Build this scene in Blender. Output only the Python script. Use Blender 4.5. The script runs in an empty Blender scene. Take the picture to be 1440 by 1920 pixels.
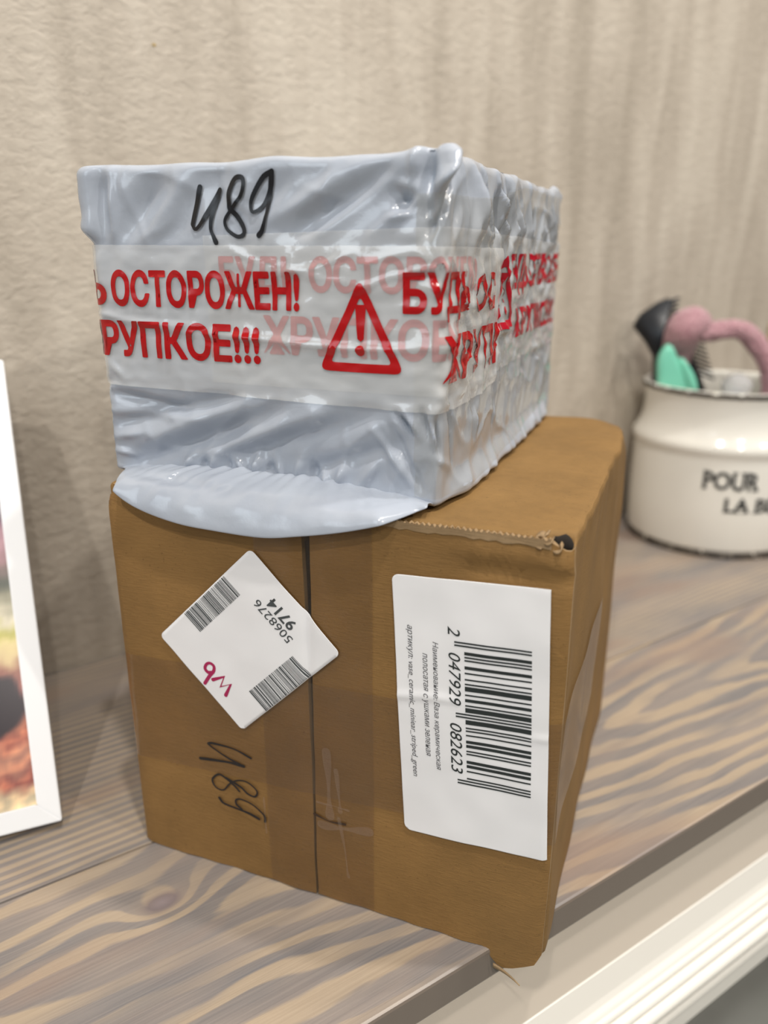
import bpy, bmesh, math, random
import numpy as np
from mathutils import Vector, Matrix, Euler
random.seed(4); np.random.seed(4)
C = bpy.context.scene.collection
R = math.radians
sc = bpy.context.scene

# ------------------------------------------------------------------ camera
cam_d = bpy.data.cameras.new('camera'); cam = bpy.data.objects.new('camera', cam_d); C.objects.link(cam)
cam_d.sensor_fit = 'VERTICAL'; cam_d.sensor_height = 36.0; cam_d.lens = 36.0*1461.8/1920
cam.location = (0, -0.2003, 0.2993)
cam.rotation_euler = (R(90-18.507), 0, R(56.6-90))
cam_d.clip_start = 0.01
cam_d.dof.use_dof = True; cam_d.dof.focus_distance = 0.335; cam_d.dof.aperture_fstop = 5.2
sc.camera = cam

# ------------------------------------------------------------------ world, lamps, exposure
w = bpy.data.worlds.new('room_light'); sc.world = w; w.use_nodes = True
bg = w.node_tree.nodes['Background']; bg.inputs[0].default_value = (1.0, 0.96, 0.90, 1); bg.inputs[1].default_value = 0.14
def lamp(name, loc, size, power, col, target=(0.25, 0.15, 0.1), shape='DISK', sy=None):
    l = bpy.data.lights.new(name, 'AREA'); l.shape = shape; l.size = size
    if sy: l.size_y = sy
    l.energy = power; l.color = col
    o = bpy.data.objects.new(name, l); C.objects.link(o); o.location = loc
    o.rotation_euler = (Vector(target)-Vector(loc)).to_track_quat('-Z', 'Y').to_euler()
    return o
WARM = (1.0, 0.95, 0.885)
lamp('ceiling_spot', (-0.75, -0.75, 1.75), 0.06, 13, WARM)
lamp('ceiling_spot', (0.80, -0.40, 1.75), 0.06, 13, WARM)
lamp('ceiling_spot', (0.05, -0.40, 1.75), 0.06, 14, WARM)
lamp('ceiling_spot', (-0.35, -1.8, 1.75), 0.07, 12, WARM)
lamp('ceiling_spot', (1.0, -1.9, 1.75), 0.07, 15, WARM)
lamp('ceiling_spot', (1.9, -0.7, 1.75), 0.07, 9, WARM)
lamp('window_daylight', (-2.2, -0.55, 1.15), 1.0, 15, (0.80, 0.91, 1.0), shape='RECTANGLE', sy=1.3)
sc.view_settings.view_transform = 'Standard'; sc.view_settings.look = 'None'
sc.view_settings.gamma = 1.0; sc.view_settings.exposure = -0.12
sc.view_settings.use_curve_mapping = False

# ------------------------------------------------------------------ numpy noise
_perm = np.random.RandomState(7).permutation(256); _perm = np.concatenate([_perm]*3)
_g = np.random.RandomState(8).uniform(-1, 1, (256, 2)); _g /= np.linalg.norm(_g, axis=1)[:, None]
def pn(x, y):
    x = np.asarray(x, float); y = np.asarray(y, float)
    xi = np.floor(x).astype(int); yi = np.floor(y).astype(int); xf = x-xi; yf = y-yi
    u = xf*xf*xf*(xf*(xf*6-15)+10); v = yf*yf*yf*(yf*(yf*6-15)+10)
    def gr(a, b, dx, dy):
        h = _perm[_perm[a & 255]+(b & 255)]; return _g[h, 0]*dx+_g[h, 1]*dy
    n0 = gr(xi, yi, xf, yf)*(1-u)+gr(xi+1, yi, xf-1, yf)*u
    n1 = gr(xi, yi+1, xf, yf-1)*(1-u)+gr(xi+1, yi+1, xf-1, yf-1)*u
    return (n0*(1-v)+n1*v)*1.5
def ss(a, b, x):
    t = np.clip((np.asarray(x, float)-a)/(b-a), 0, 1); return t*t*(3-2*t)

# ------------------------------------------------------------------ object helpers
def mesh_obj(name, verts, faces, mat, parent=None, smooth=True, off=(0, 0, 0)):
    me = bpy.data.meshes.new(name)
    verts = np.asarray(verts, float)-np.asarray(off, float)
    me.from_pydata(verts.tolist(), [], [list(map(int, f)) for f in faces]); me.update()
    me.polygons.foreach_set('use_smooth', [smooth]*len(me.polygons))
    if mat: me.materials.append(mat)
    o = bpy.data.objects.new(name, me); C.objects.link(o)
    if parent: o.parent = parent
    return o
def bm_obj(name, bm, mat, parent=None, smooth=True):
    me = bpy.data.meshes.new(name); bm.to_mesh(me); bm.free()
    me.polygons.foreach_set('use_smooth', [smooth]*len(me.polygons))
    if mat: me.materials.append(mat)
    o = bpy.data.objects.new(name, me); C.objects.link(o)
    if parent: o.parent = parent
    return o
def tag(o, label, cat, group=None):
    o['label'] = label; o['category'] = cat
    if group: o['group'] = group
    return o
def thing(name, label, cat, loc, rotz=0.0):
    o = bpy.data.objects.new(name, None); o.empty_display_size = .02; C.objects.link(o)
    o.location = loc; o.rotation_euler = (0, 0, rotz); return tag(o, label, cat)
def grid_faces(nu, nv, closed_u=False):
    f = []
    for j in range(nv-1):
        for i in range(nu if closed_u else nu-1):
            a = j*nu+i; b = j*nu+(i+1) % nu
            f.append((a, b, b+nu, a+nu))
    return f
def box_bm(bm, x0, x1, y0, y1, z0, z1, bev=0.0):
    r = bmesh.ops.create_cube(bm, size=1.0)
    vs = r['verts']
    for v in vs:
        v.co = Vector((x0+(v.co.x+.5)*(x1-x0), y0+(v.co.y+.5)*(y1-y0), z0+(v.co.z+.5)*(z1-z0)))
    if bev > 0:
        es = list({e for v in vs for e in v.link_edges})
        bmesh.ops.bevel(bm, geom=es, offset=bev, segments=2, profile=.5, affect='EDGES')
def lathe(profile, n=96):
    vs = []; fs = []
    for (r, z) in profile:
        for i in range(n):
            a = 2*math.pi*i/n; vs.append((r*math.cos(a), r*math.sin(a), z))
    for j in range(len(profile)-1):
        for i in range(n):
            a = j*n+i; b = j*n+(i+1) % n; fs.append((a, b, b+n, a+n))
    return vs, fs
# 2-D shapes (as bmesh in the XY plane) cut to a lattice and mapped onto a surface
def lattice(bm, step):
    for ax in (0, 1):
        lo = min(v.co[ax] for v in bm.verts); hi = max(v.co[ax] for v in bm.verts)
        k = math.floor(lo/step)+1
        while k*step < hi:
            co = [0, 0, 0]; no = [0, 0, 0]; co[ax] = k*step; no[ax] = 1
            bmesh.ops.bisect_plane(bm, geom=bm.verts[:]+bm.edges[:]+bm.faces[:], plane_co=co, plane_no=no, dist=1e-7)
            k += 1
def clip(bm, ax, val, keep_gt=True):
    co = [0, 0, 0]; no = [0, 0, 0]; co[ax] = val; no[ax] = 1
    bmesh.ops.bisect_plane(bm, geom=bm.verts[:]+bm.edges[:]+bm.faces[:], plane_co=co, plane_no=no, clear_inner=keep_gt, clear_outer=not keep_gt, dist=1e-7)
def map_obj(name, bm, fn, mat, parent=None, off=(0, 0, 0), smooth=True):
    a = np.array([v.co[:] for v in bm.verts])
    P = fn(a[:, 0], a[:, 1])-np.asarray(off)
    for v, p in zip(bm.verts, P): v.co = Vector(p)
    return bm_obj(name, bm, mat, parent, smooth)
def poly_bm(pts):
    bm = bmesh.new(); vs = [bm.verts.new((p[0], p[1], 0)) for p in pts]; f = bm.faces.new(vs)
    bm.normal_update()
    if f.normal.z < 0: f.normal_flip()
    return bm
def text_bm(s, shear=0.0, bold=0.0, space=1.0):
    c = bpy.data.curves.new('t', 'FONT'); c.body = s; c.shear = shear; c.offset = bold; c.resolution_u = 3; c.space_character = space
    o = bpy.data.objects.new('t', c); C.objects.link(o); bpy.context.view_layer.update()
    me = o.to_mesh(); bm = bmesh.new(); bm.from_mesh(me); o.to_mesh_clear()
    bpy.data.objects.remove(o); bpy.data.curves.remove(c)
    bmesh.ops.remove_doubles(bm, verts=bm.verts, dist=1e-5)
    return bm
def fit_text(s, x0, x1, y0, y1, **k):            # ink of the text fills the box exactly
    bm = text_bm(s, **k)
    xs = [v.co.x for v in bm.verts]; ys = [v.co.y for v in bm.verts]
    a, b, c_, d = min(xs), max(xs), min(ys), max(ys)
    for v in bm.verts:
        v.co.x = x0+(v.co.x-a)/(b-a)*(x1-x0); v.co.y = y0+(v.co.y-c_)/(d-c_)*(y1-y0)
    return bm
def join_bm(lst):
    out = bmesh.new()
    for b in lst:
        me = bpy.data.meshes.new('x'); b.to_mesh(me); b.free(); out.from_mesh(me); bpy.data.meshes.remove(me)
    return out
def catmull(p, n=8):
    p = np.asarray(p, float); q = np.vstack([2*p[0]-p[1], p, 2*p[-1]-p[-2]]); o = []
    for i in range(1, len(q)-2):
        for t in np.linspace(0, 1, n, endpoint=False):
            o.append(.5*((2*q[i])+(-q[i-1]+q[i+1])*t+(2*q[i-1]-5*q[i]+4*q[i+1]-q[i+2])*t*t+(-q[i-1]+3*q[i]-3*q[i+1]+q[i+2])*t**3))
    o.append(q[-2]); return np.array(o)
def stroke_bm(pts, width, smooth=True, wv=0.2):
    p = catmull(pts) if smooth else np.asarray(pts, float)
    d = np.gradient(p, axis=0); d /= np.linalg.norm(d, axis=1)[:, None]+1e-12
    n = np.stack([-d[:, 1], d[:, 0]], 1); k = len(p); t = np.linspace(0, 1, k)
    hw = width/2*(1+wv*np.sin(t*7+1))
    bm = bmesh.new(); L = []; Rr = []
    for i in range(k):
        L.append(bm.verts.new((*(p[i]+n[i]*hw[i]), 0))); Rr.append(bm.verts.new((*(p[i]-n[i]*hw[i]), 0)))
    for i in range(k-1): bm.faces.new((L[i], Rr[i], Rr[i+1], L[i+1]))
    for i, s in ((0, -1), (k-1, 1)):              # round ends
        fan = []
        for a in np.linspace(0, math.pi, 7):
            q = p[i]+n[i]*hw[i]*math.cos(a)+s*d[i]*hw[i]*math.sin(a); fan.append(bm.verts.new((q[0], q[1], 0)))
        if s < 0: fan.reverse()
        try: bm.faces.new(fan)
        except Exception: pass
    bmesh.ops.recalc_face_normals(bm, faces=bm.faces)
    return bm

# ------------------------------------------------------------------ material helpers
class M:
    def __init__(s, name):
        s.m = bpy.data.materials.new(name); s.m.use_nodes = True; s.t = s.m.node_tree; s.b = s.t.nodes['Principled BSDF']
        s.out = s.t.nodes['Material Output']
    def n(s, typ, **k):
        nd = s.t.nodes.new(typ)
        for a, v in k.items():
            if hasattr(nd, a): setattr(nd, a, v)
            else: nd.inputs[a].default_value = v
        return nd
    def l(s, a, b): s.t.links.new(a, b)
    def set(s, **k):
        for a, v in k.items(): s.b.inputs[a.replace('_', ' ')].default_value = v
        return s
    def coord(s, scale=(1, 1, 1), rot=(0, 0, 0), loc=(0, 0, 0)):
        tc = s.n('ShaderNodeTexCoord'); mp = s.n('ShaderNodeMapping'); mp.inputs['Scale'].default_value = scale
        mp.inputs['Rotation'].default_value = rot; mp.inputs['Location'].default_value = loc
        s.l(tc.outputs['Object'], mp.inputs[0]); return mp.outputs[0]
    def noise(s, vec, scale, detail=3, rough=.5, dist=0):
        nd = s.n('ShaderNodeTexNoise'); nd.inputs['Scale'].default_value = scale; nd.inputs['Detail'].default_value = detail
        nd.inputs['Roughness'].default_value = rough; nd.inputs['Distortion'].default_value = dist
        s.l(vec, nd.inputs['Vector']); return nd.outputs[0]
    def ramp(s, fac, stops, interp='LINEAR'):
        r = s.n('ShaderNodeValToRGB'); cr = r.color_ramp; cr.interpolation = interp
        while len(cr.elements) < len(stops): cr.elements.new(.5)
        for e, (p, c) in zip(cr.elements, stops):
            e.position = p; e.color = (*c, 1) if len(c) == 3 else c
        s.l(fac, r.inputs[0]); return r.outputs[0]
    def mix(s, fac, a, b, mode='MIX'):
        m = s.n('ShaderNodeMix'); m.data_type = 'RGBA'; m.blend_type = mode
        for inp, v in ((m.inputs[0], fac), (m.inputs[6], a), (m.inputs[7], b)):
            if isinstance(v, (int, float)): inp.default_value = v
            elif isinstance(v, tuple): inp.default_value = (*v, 1) if len(v) == 3 else v
            else: s.l(v, inp)
        return m.outputs[2]
    def math(s, op, a, b=None, c=None):
        m = s.n('ShaderNodeMath'); m.operation = op
        for i, v in enumerate((a, b, c)):
            if v is None: continue
            if isinstance(v, (int, float)): m.inputs[i].default_value = v
            else: s.l(v, m.inputs[i])
        return m.outputs[0]
    def bump(s, h, dist, strength=1.0):
        b = s.n('ShaderNodeBump'); b.inputs['Distance'].default_value = dist; b.inputs['Strength'].default_value = strength
        s.l(h, b.inputs['Height']); s.l(b.outputs[0], s.b.inputs['Normal']); return b
    def col(s, v): s.l(v, s.b.inputs['Base Color']); return s
def lin(r, g, b):
    f = lambda c: ((c/255+.055)/1.055)**2.4 if c/255 > .04045 else c/255/12.92
    return (f(r), f(g), f(b))
def plain(name, c, rough=.5, spec=.5, **k):
    m = M(name); m.set(Base_Color=(*c, 1), Roughness=rough, Specular_IOR_Level=spec, **k); return m.m

def make_kraft(name, base=(178, 138, 88), dark=1.0):
    m = M(name); v = m.coord()
    b = tuple(c*dark for c in lin(*base))
    n1 = m.noise(m.coord((1, 1, 1)), 18, 4, .6)
    n2 = m.noise(m.coord((30, 30, 260)), 6, 3, .6)          # fine fibre lines
    n3 = m.noise(v, 700, 2, .6)
    c1 = m.mix(m.ramp(n1, [(.3, (0, 0, 0)), (.7, (1, 1, 1))]), tuple(x*.80 for x in b), tuple(x*1.12 for x in b))
    c2 = m.mix(.13, c1, m.ramp(n2, [(.3, tuple(x*.55 for x in b)), (.7, tuple(x*1.4 for x in b))]))
    sp = m.ramp(n3, [(.66, (0, 0, 0)), (.72, (1, 1, 1))])
    c3 = m.mix(m.math('MULTIPLY', sp, .42), c2, tuple(x*.45 for x in b))
    m.col(c3); m.set(Roughness=.72, Specular_IOR_Level=.3)
    h = m.math('ADD', m.math('MULTIPLY', n3, .25), m.math('MULTIPLY', n2, .5))
    m.bump(h, .0004, .9); return m.m
def make_wall():
    m = M('plaster_wallpaper')
    st = m.noise(m.coord((1, 1, .16)), 26, 4, .55, .4)
    bl = m.noise(m.coord((1, 1, .55)), 9, 3, .5)
    f = m.math('ADD', m.math('MULTIPLY', st, .65), m.math('MULTIPLY', bl, .35))
    c = m.ramp(f, [(.36, lin(168, 158, 144)), (.5, lin(184, 174, 160)), (.64, lin(199, 190, 176))])
    m.col(c); m.set(Roughness=.62, Specular_IOR_Level=.35)
    a = m.noise(m.coord((1, 1, 1.5)), 95, 4, .6, .3)
    b2 = m.noise(m.coord((1, 1, 1.3)), 210, 3, .6, .5)
    h = m.math('ADD', m.ramp(a, [(.35, (0, 0, 0)), (.62, (1, 1, 1))]), m.math('MULTIPLY', b2, .45))
    m.bump(h, .0008, .5); return m.m
def make_wood(name, yc, spacing, slope, seed, knot=None, warp=.9, fine=0.0):
    m = M(name); tc = m.n('ShaderNodeTexCoord'); sp = m.n('ShaderNodeSeparateXYZ'); m.l(tc.outputs['Object'], sp.inputs[0])
    x, y = sp.outputs[0], sp.outputs[1]
    wn = m.noise(m.coord((3, 9, 3), loc=(seed, 0, 0)), 1.0, 3, .5)
    wn2 = m.noise(m.coord((14, 60, 14), loc=(seed, 0, 0)), 1.0, 3, .55)
    dy = m.math('SUBTRACT', y, yc)
    ay = m.math('SQRT', m.math('ADD', m.math('MULTIPLY', dy, dy), 3.0e-5))
    ph = m.math('DIVIDE', m.math('SUBTRACT', ay, m.math('MULTIPLY', x, slope)), spacing)
    ph = m.math('ADD', ph, m.math('MULTIPLY', wn, warp*5))
    ph = m.math('ADD', ph, m.math('MULTIPLY', wn2, .55))
    if knot:
        kx = m.math('MULTIPLY', m.math('SUBTRACT', x, knot[0]), .6); ky = m.math('SUBTRACT', y, knot[1])
        d2 = m.math('ADD', m.math('MULTIPLY', kx, kx), m.math('MULTIPLY', ky, ky))
        g = m.math('EXPONENT', m.math('MULTIPLY', d2, -1/(.011**2)))
        ph = m.math('ADD', ph, m.math('MULTIPLY', g, 1.6))
    fr = m.math('FRACT', ph)
    grey = lin(116, 114, 116); tan = lin(182, 162, 136)
    mot = m.noise(m.coord((9, 30, 9), loc=(seed+3, 0, 0)), 1.0, 3, .55)
    grey2 = m.mix(m.ramp(mot, [(.35, (0, 0, 0)), (.65, (1, 1, 1))]), grey, lin(142, 132, 126))
    fr = m.math('ADD', fr, m.math('MULTIPLY', m.math('SUBTRACT', m.noise(m.coord((5, 14, 5), loc=(seed+1, 4, 0)), 1.0, 3, .6), .5), 1.0))
    k0 = m.ramp(fr, [(0, (1, 1, 1)), (.36, (.95, .95, .95)), (.43, (.12, .12, .12)), (.88, (0, 0, 0)), (.98, (1, 1, 1))])
    km = m.ramp(m.noise(m.coord((6, 22, 6), loc=(seed+5, 1, 0)), 1.0, 3, .55), [(.36, (.12, .12, .12)), (.56, (1, 1, 1))])
    k = m.math('MULTIPLY', m.math('MULTIPLY', k0, km), .76)
    c = m.mix(k, grey2, tan)
    stv = m.noise(m.coord((12, 900, 12)), 1.0, 3, .6)
    c = m.mix(.11, c, m.ramp(stv, [(.35, lin(80, 74, 70)), (.65, lin(200, 186, 168))]))
    if knot:
        ring = m.ramp(m.math('SQRT', d2), [(.0, lin(140, 128, 132)), (.0018, lin(118, 108, 112)), (.0040, lin(128, 116, 116)), (.0052, lin(168, 142, 120)), (.0075, lin(165, 148, 132))])
        kk = m.ramp(m.math('SQRT', d2), [(.0042, (.9, .9, .9)), (.0065, (.35, .35, .35)), (.012, (0, 0, 0))])
        c = m.mix(kk, c, ring)
    # pinkish-brown patches in the stain
    pk = m.ramp(m.noise(m.coord((7, 24, 7), loc=(seed+9, 2, 0)), 1.0, 2, .5), [(.52, (0, 0, 0)), (.68, (.55, .55, .55))])
    c = m.mix(pk, c, lin(150, 127, 112))
    m.col(c); m.set(Roughness=.36, Specular_IOR_Level=.45)
    m.bump(stv, .0003, .35); return m.m
KRAFT = make_kraft('kraft_cardboard', (140, 106, 61))
KRAFT_TOP = make_kraft('kraft_cardboard_top', (134, 103, 60))
KRAFT_EDGE = make_kraft('kraft_torn_edge', (158, 132, 98))
WALL = make_wall()
APRON = plain('beige_lacquer', lin(236, 222, 205), .35, .5)
CREAM = plain('cream_lacquer', lin(247, 243, 234), .28, .5)
INK = plain('black_marker', (.006, .006, .008), .35)
PRINT_BLK = plain('black_print', (.018, .024, .024), .5)
LABEL = M('label_paper'); LABEL.set(Base_Color=(*lin(240, 239, 240), 1), Roughness=.45, Specular_IOR_Level=.4)
LABEL.bump(LABEL.noise(LABEL.coord(), 120, 3), .0003, .25); LABEL = LABEL.m
def make_poly():
    m = M('grey_poly_mailer'); n = m.noise(m.coord(), 60, 3, .5)
    m.col(m.ramp(n, [(.3, lin(168, 175, 187)), (.7, lin(176, 183, 194))]))
    m.set(Roughness=.20, Specular_IOR_Level=.6); m.bump(m.noise(m.coord(), 240, 3, .6), .0003, .35)
    return m.m
POLY = make_poly()
def make_tape(name, milk, tint=(1, 1, 1), rough=.10, white=(.93, .93, .91), gloss=.9):
    m = M(name); t = m.t; t.nodes.remove(m.b)
    tr = m.n('ShaderNodeBsdfTransparent'); tr.inputs[0].default_value = (*tint, 1)
    df = m.n('ShaderNodeBsdfDiffuse'); df.inputs[0].default_value = (*white, 1)
    mx = m.n('ShaderNodeMixShader'); mx.inputs[0].default_value = milk; m.l(tr.outputs[0], mx.inputs[1]); m.l(df.outputs[0], mx.inputs[2])
    gl = m.n('ShaderNodeBsdfGlossy'); gl.inputs['Roughness'].default_value = rough; gl.inputs[0].default_value = (gloss,)*3+(1,)
    lw = m.n('ShaderNodeLayerWeight'); lw.inputs[0].default_value = .5
    fr = m.math('ADD', m.math('MULTIPLY', m.math('POWER', lw.outputs['Facing'], 4.0), .55), .045)
    nz = m.noise(m.coord(), 160, 3, .6); bp = m.n('ShaderNodeBump'); bp.inputs['Distance'].default_value = .0004; bp.inputs['Strength'].default_value = .4
    m.l(nz, bp.inputs['Height']); m.l(bp.outputs[0], gl.inputs['Normal']); m.l(bp.outputs[0], lw.inputs['Normal'])
    m2 = m.n('ShaderNodeMixShader'); m.l(fr, m2.inputs[0]); m.l(mx.outputs[0], m2.inputs[1]); m.l(gl.outputs[0], m2.inputs[2])
    m.l(m2.outputs[0], m.out.inputs[0]); return m.m
TAPE = make_tape('milky_clear_tape', .31, rough=.06)
TAPE2 = make_tape('milky_clear_tape_under', .22)
CLEAR = make_tape('clear_parcel_tape', .02, (.88, .84, .76), .16, (.6, .52, .4), .75)
CLEAR_SIDE = make_tape('clear_wrap', .06, (.97, .96, .94), .08, (.8, .8, .76))
RED_U = plain('red_print_under', lin(172, 14, 36), .3, .4)
RED = plain('red_print', lin(176, 16, 20), .2, .5)

# ------------------------------------------------------------------ setting
WY = .366; WS = .030        # wall runs a little oblique to the shelf
def wall_y(x): return WY+(x-.1)*WS
vs = [(-3, wall_y(-3), -.9), (4, wall_y(4), -.9), (4, wall_y(4), 1.9), (-3, wall_y(-3), 1.9),
      (-3, wall_y(-3)+.15, -.9), (4, wall_y(4)+.15, -.9), (4, wall_y(4)+.15, 1.9), (-3, wall_y(-3)+.15, 1.9)]
o = mesh_obj('wall_back', vs, [(0, 1, 2, 3), (5, 4, 7, 6), (3, 2, 6, 7), (1, 5, 6, 2), (4, 0, 3, 7), (4, 5, 1, 0)], WALL, smooth=False); o['kind'] = 'structure'
fm = M('grey_floor_tile'); fm.col(fm.ramp(fm.noise(fm.coord(), 5, 3), [(.35, lin(176, 178, 172)), (.65, lin(200, 201, 196))])); fm.set(Roughness=.4)
bm = bmesh.new(); box_bm(bm, -3, 4, -4, 1.0, -1.0, -.9)
o = bm_obj('floor', bm, fm.m, smooth=False); o['kind'] = 'structure'

# ------------------------------------------------------------------ console shelf
shelf = thing('console_shelf', 'grey-brown stained pine shelf with cream moulded front, under the boxes', 'shelf', (.5, .15, 0))
SX0, SX1 = -1.2, 2.2; so = (.5, .15, 0)
def shift(bm, o_):
    for v in bm.verts: v.co -= Vector(o_)
WOOD_A = make_wood('stained_pine_front', .090-.15, .0135, .135, 1.3, knot=(.0745-.5, .108-.15), warp=.8)
WOOD_B = make_wood('stained_pine_back', .02-.15, .0060, .02, 6.1, warp=.3)
bm = bmesh.new(); box_bm(bm, SX0, SX1, 0, .1508, -.0185, 0, .0016); shift(bm, so); o = bm_obj('plank', bm, WOOD_A, shelf, False)
o.data.materials.append(plain('stained_edge', lin(118, 107, 97), .4))
for p in o.data.polygons:
    if p.normal.y < -.9: p.material_index = 1
bm = bmesh.new(); box_bm(bm, SX0, SX1, .1512, .3625, -.0185, 0, .0003)
for v in bm.verts:
    if v.co.y > .3: v.co.y = wall_y(v.co.x)-.001
shift(bm, so); bm_obj('plank', bm, WOOD_B, shelf, False)
def extrude_profile(name, prof, mat, parent):
    vs = [(SX0+.02, y, z) for y, z in prof]+[(SX1-.02, y, z) for y, z in prof]; n = len(prof)
    fs = [(i, (i+1) % n, (i+1) % n+n, i+n) for i in range(n)]+[tuple(range(n))[::-1], tuple(range(n, 2*n))]
    o = mesh_obj(name, vs, fs, mat, parent, smooth=False, off=so)
    bm = bmesh.new(); bm.from_mesh(o.data); bmesh.ops.recalc_face_normals(bm, faces=bm.faces); bm.to_mesh(o.data); bm.free(); return o
extrude_profile('apron', [(.011, -.0186), (.011, -.0826), (.040, -.0826), (.040, -.0186)], APRON, shelf)
arc = lambda cy, cz, r, a0, a1, n=8: [(cy+r*math.cos(R(a)), cz+r*math.sin(R(a))) for a in np.linspace(a0, a1, n)]
prof = [(.040, -.0831), (.0112, -.0831), (.0106, -.0836)]
prof += [(.0075, -.100), (.0060, -.1040), (.0040, -.1065), (.0030, -.1085)]
prof += arc(.0045, -.1125, .0036, 95, 255, 8)+arc(.0010, -.1190, .0040, 95, 255, 8)+arc(-.0022, -.1262, .0045, 95, 250, 8)
prof += [(-.0035, -.1305), (-.0015, -.1345), (-.0015, -.1405), (-.0030, -.1415), (-.0035, -.1425), (-.0025, -.1440), (-.001, -.1630), (.0, -.1640), (.040, -.1640)]
extrude_profile('moulding', prof, CREAM, shelf)

# ------------------------------------------------------------------ cardboard box
CW, CD, CH = .2120, .2293, .200
YAW = R(-54.68); CL = Vector((.0805, .1539, 0)); ux = Vector((math.cos(YAW), math.sin(YAW), 0)); uy = Vector((-math.sin(YAW), math.cos(YAW), 0))
cc = (CW/2, CD/2, 0)
carton = thing('cardboard_box', 'brown cardboard box with barcode label, standing on the shelf under the grey parcel', 'box', tuple(CL+ux*cc[0]+uy*cc[1]), YAW)
# body: rounded box, front wall recessed behind the two flaps
FT = .0032
def body():
    r = .0030; x0, x1, y0, y1, z0, z1 = 0, CW, FT*.9, CD, .0006, CH
    vs = []; fs = []
    def face(o_, a, b, na, nb):
        k = len(vs)
        for j in range(nb+1):
            for i in range(na+1): vs.append(np.array(o_)+np.array(a)*(i/na)+np.array(b)*(j/nb))
        for j in range(nb):
            for i in range(na):
                q = k+j*(na+1)+i; fs.append((q, q+1, q+na+2, q+na+1))
    X, Y, Z = x1-x0, y1-y0, z1-z0
    face((x0, y0, z0), (X, 0, 0), (0, 0, Z), 60, 56); face((x1, y0, z0), (0, Y, 0), (0, 0, Z), 64, 56)
    face((x1, y1, z0), (-X, 0, 0), (0, 0, Z), 20, 56); face((x0, y1, z0), (0, -Y, 0), (0, 0, Z), 64, 56)
    face((x0, y0, z1), (X, 0, 0), (0, Y, 0), 60, 64); face((x0, y1, z0), (X, 0, 0), (0, -Y, 0), 20, 64)
    V = np.array(vs); lo = np.array([x0+r, y0+r, z0+r]); hi = np.array([x1-r, y1-r, z1-r])
    # densify towards the edges so that the rounding has vertices
    for ax, (a, b) in enumerate(((x0, x1), (y0, y1), (z0, z1))):
        t = (V[:, ax]-a)/(b-a); e = .35; t = t+e*(-np.sin(2*np.pi*t)/(2*np.pi)); V[:, ax] = a+t*(b-a)
    q = np.clip(V, lo, hi); d = V-q; L = np.linalg.norm(d, axis=1)[:, None]
    V = np.where(L > 1e-9, q+d/np.maximum(L, 1e-9)*r, V)
    # crushed rear right top corner, dented side edge, soft bulge of the walls
    c = np.array([x1, y1, z1]); dd = np.linalg.norm((V-c)*[1, .6, 1], axis=1)
    V += (np.array([-.75, -.3, -.55])*.0065)*np.exp(-(dd/.013)**2)[:, None]
    side = ss(CW-.004, CW, V[:, 0]); V[:, 0] -= side*(.0016*pn(V[:, 1]*22+3, V[:, 2]*16)+.0011*ss(.17, .2, V[:, 2])*pn(V[:, 1]*60, V[:, 2]*40))
    top = ss(z1-.004, z1, V[:, 2]); V[:, 2] += top*(.0007*pn(V[:, 0]*30, V[:, 1]*30)-.0012*ss(.19, .212, V[:, 0])*ss(.22, .05, V[:, 1])*0)
    V[:, 2] -= top*.0006
    # hole where the front right top corner is torn open
    c = np.array([.2055, .004, CH]); dd = np.linalg.norm((V-c)*[1, 1, .8], axis=1)
    V += np.array([-.15, .45, -1.0])*.013*np.exp(-(dd/.0048)**2)[:, None]
    fw = (np.abs(V[:, 1]-y0) < .002) & (V[:, 2] < .1975); V[:, 1] += fw*.022*np.exp(-((V[:, 0]-.1018)/.0030)**2)
    return V, fs
V, F = body()
mesh_obj('body', V, F, KRAFT_TOP, carton, True, cc)
# front flaps
def cd_disp(u, v):
    """how far the front surface stands out (towards -y)"""
    u = np.asarray(u, float); v = np.asarray(v, float)
    d = .0005*pn(u*26, v*22+5)+.00025*pn(u*70+9, v*60)
    # dent running along under the top right edge
    s1 = ss(.160, .178, u)
    d += s1*(.0011*np.exp(-((v-.1905-.0006*np.sin(u*150))/.0042)**2)-.0016*np.exp(-((v-.1838+.0008*np.sin(u*90))/.0030)**2))
    d -= .0035*ss(.203, .213, u)*ss(.178, .197, v)
    d -= .0012*np.exp(-((u-.1020)/.0045)**2)*ss(.02, .06, v)*.5
    d += .0010*ss(.012, .0, v)*pn(u*60, v*40)
    d -= .0030*ss(.010, -.0, u)*ss(.185, .2, v)
    return d
def front(u, v, off=0.0):
    u = np.asarray(u, float); v = np.asarray(v, float)
    y = -cd_disp(u, v)-off
    y = y+ .0022*ss(CW-.0045, CW, u)**2+.0016*ss(.0025, 0, u)   # eases round the upright edges
    return np.stack([u, y, v], 1)
rs = np.random.RandomState(3)
def serr(u0, u1, v, amp, n):
    return [(u0+(u1-u0)*i/n, v+(amp if i % 2 else -amp*.6)*(.5+rs.rand()*.7)) for i in range(n+1)]
left = [(0.0002, .0012), (.0100, .0006), (.0300, .0008), (.0520, .0004), (.0740, .0008), (.1015, .0008), (.1013, .06), (.1006, .13), (.0998, .196), (.0996, .1996), (.07, .1992), (.03, .1994), (.0040, .1990), (.0034, .1945), (.0012, .1935), (.0002, .190)]
rt = serr(.1300, .2030, .1985, .00075, 62)
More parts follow.
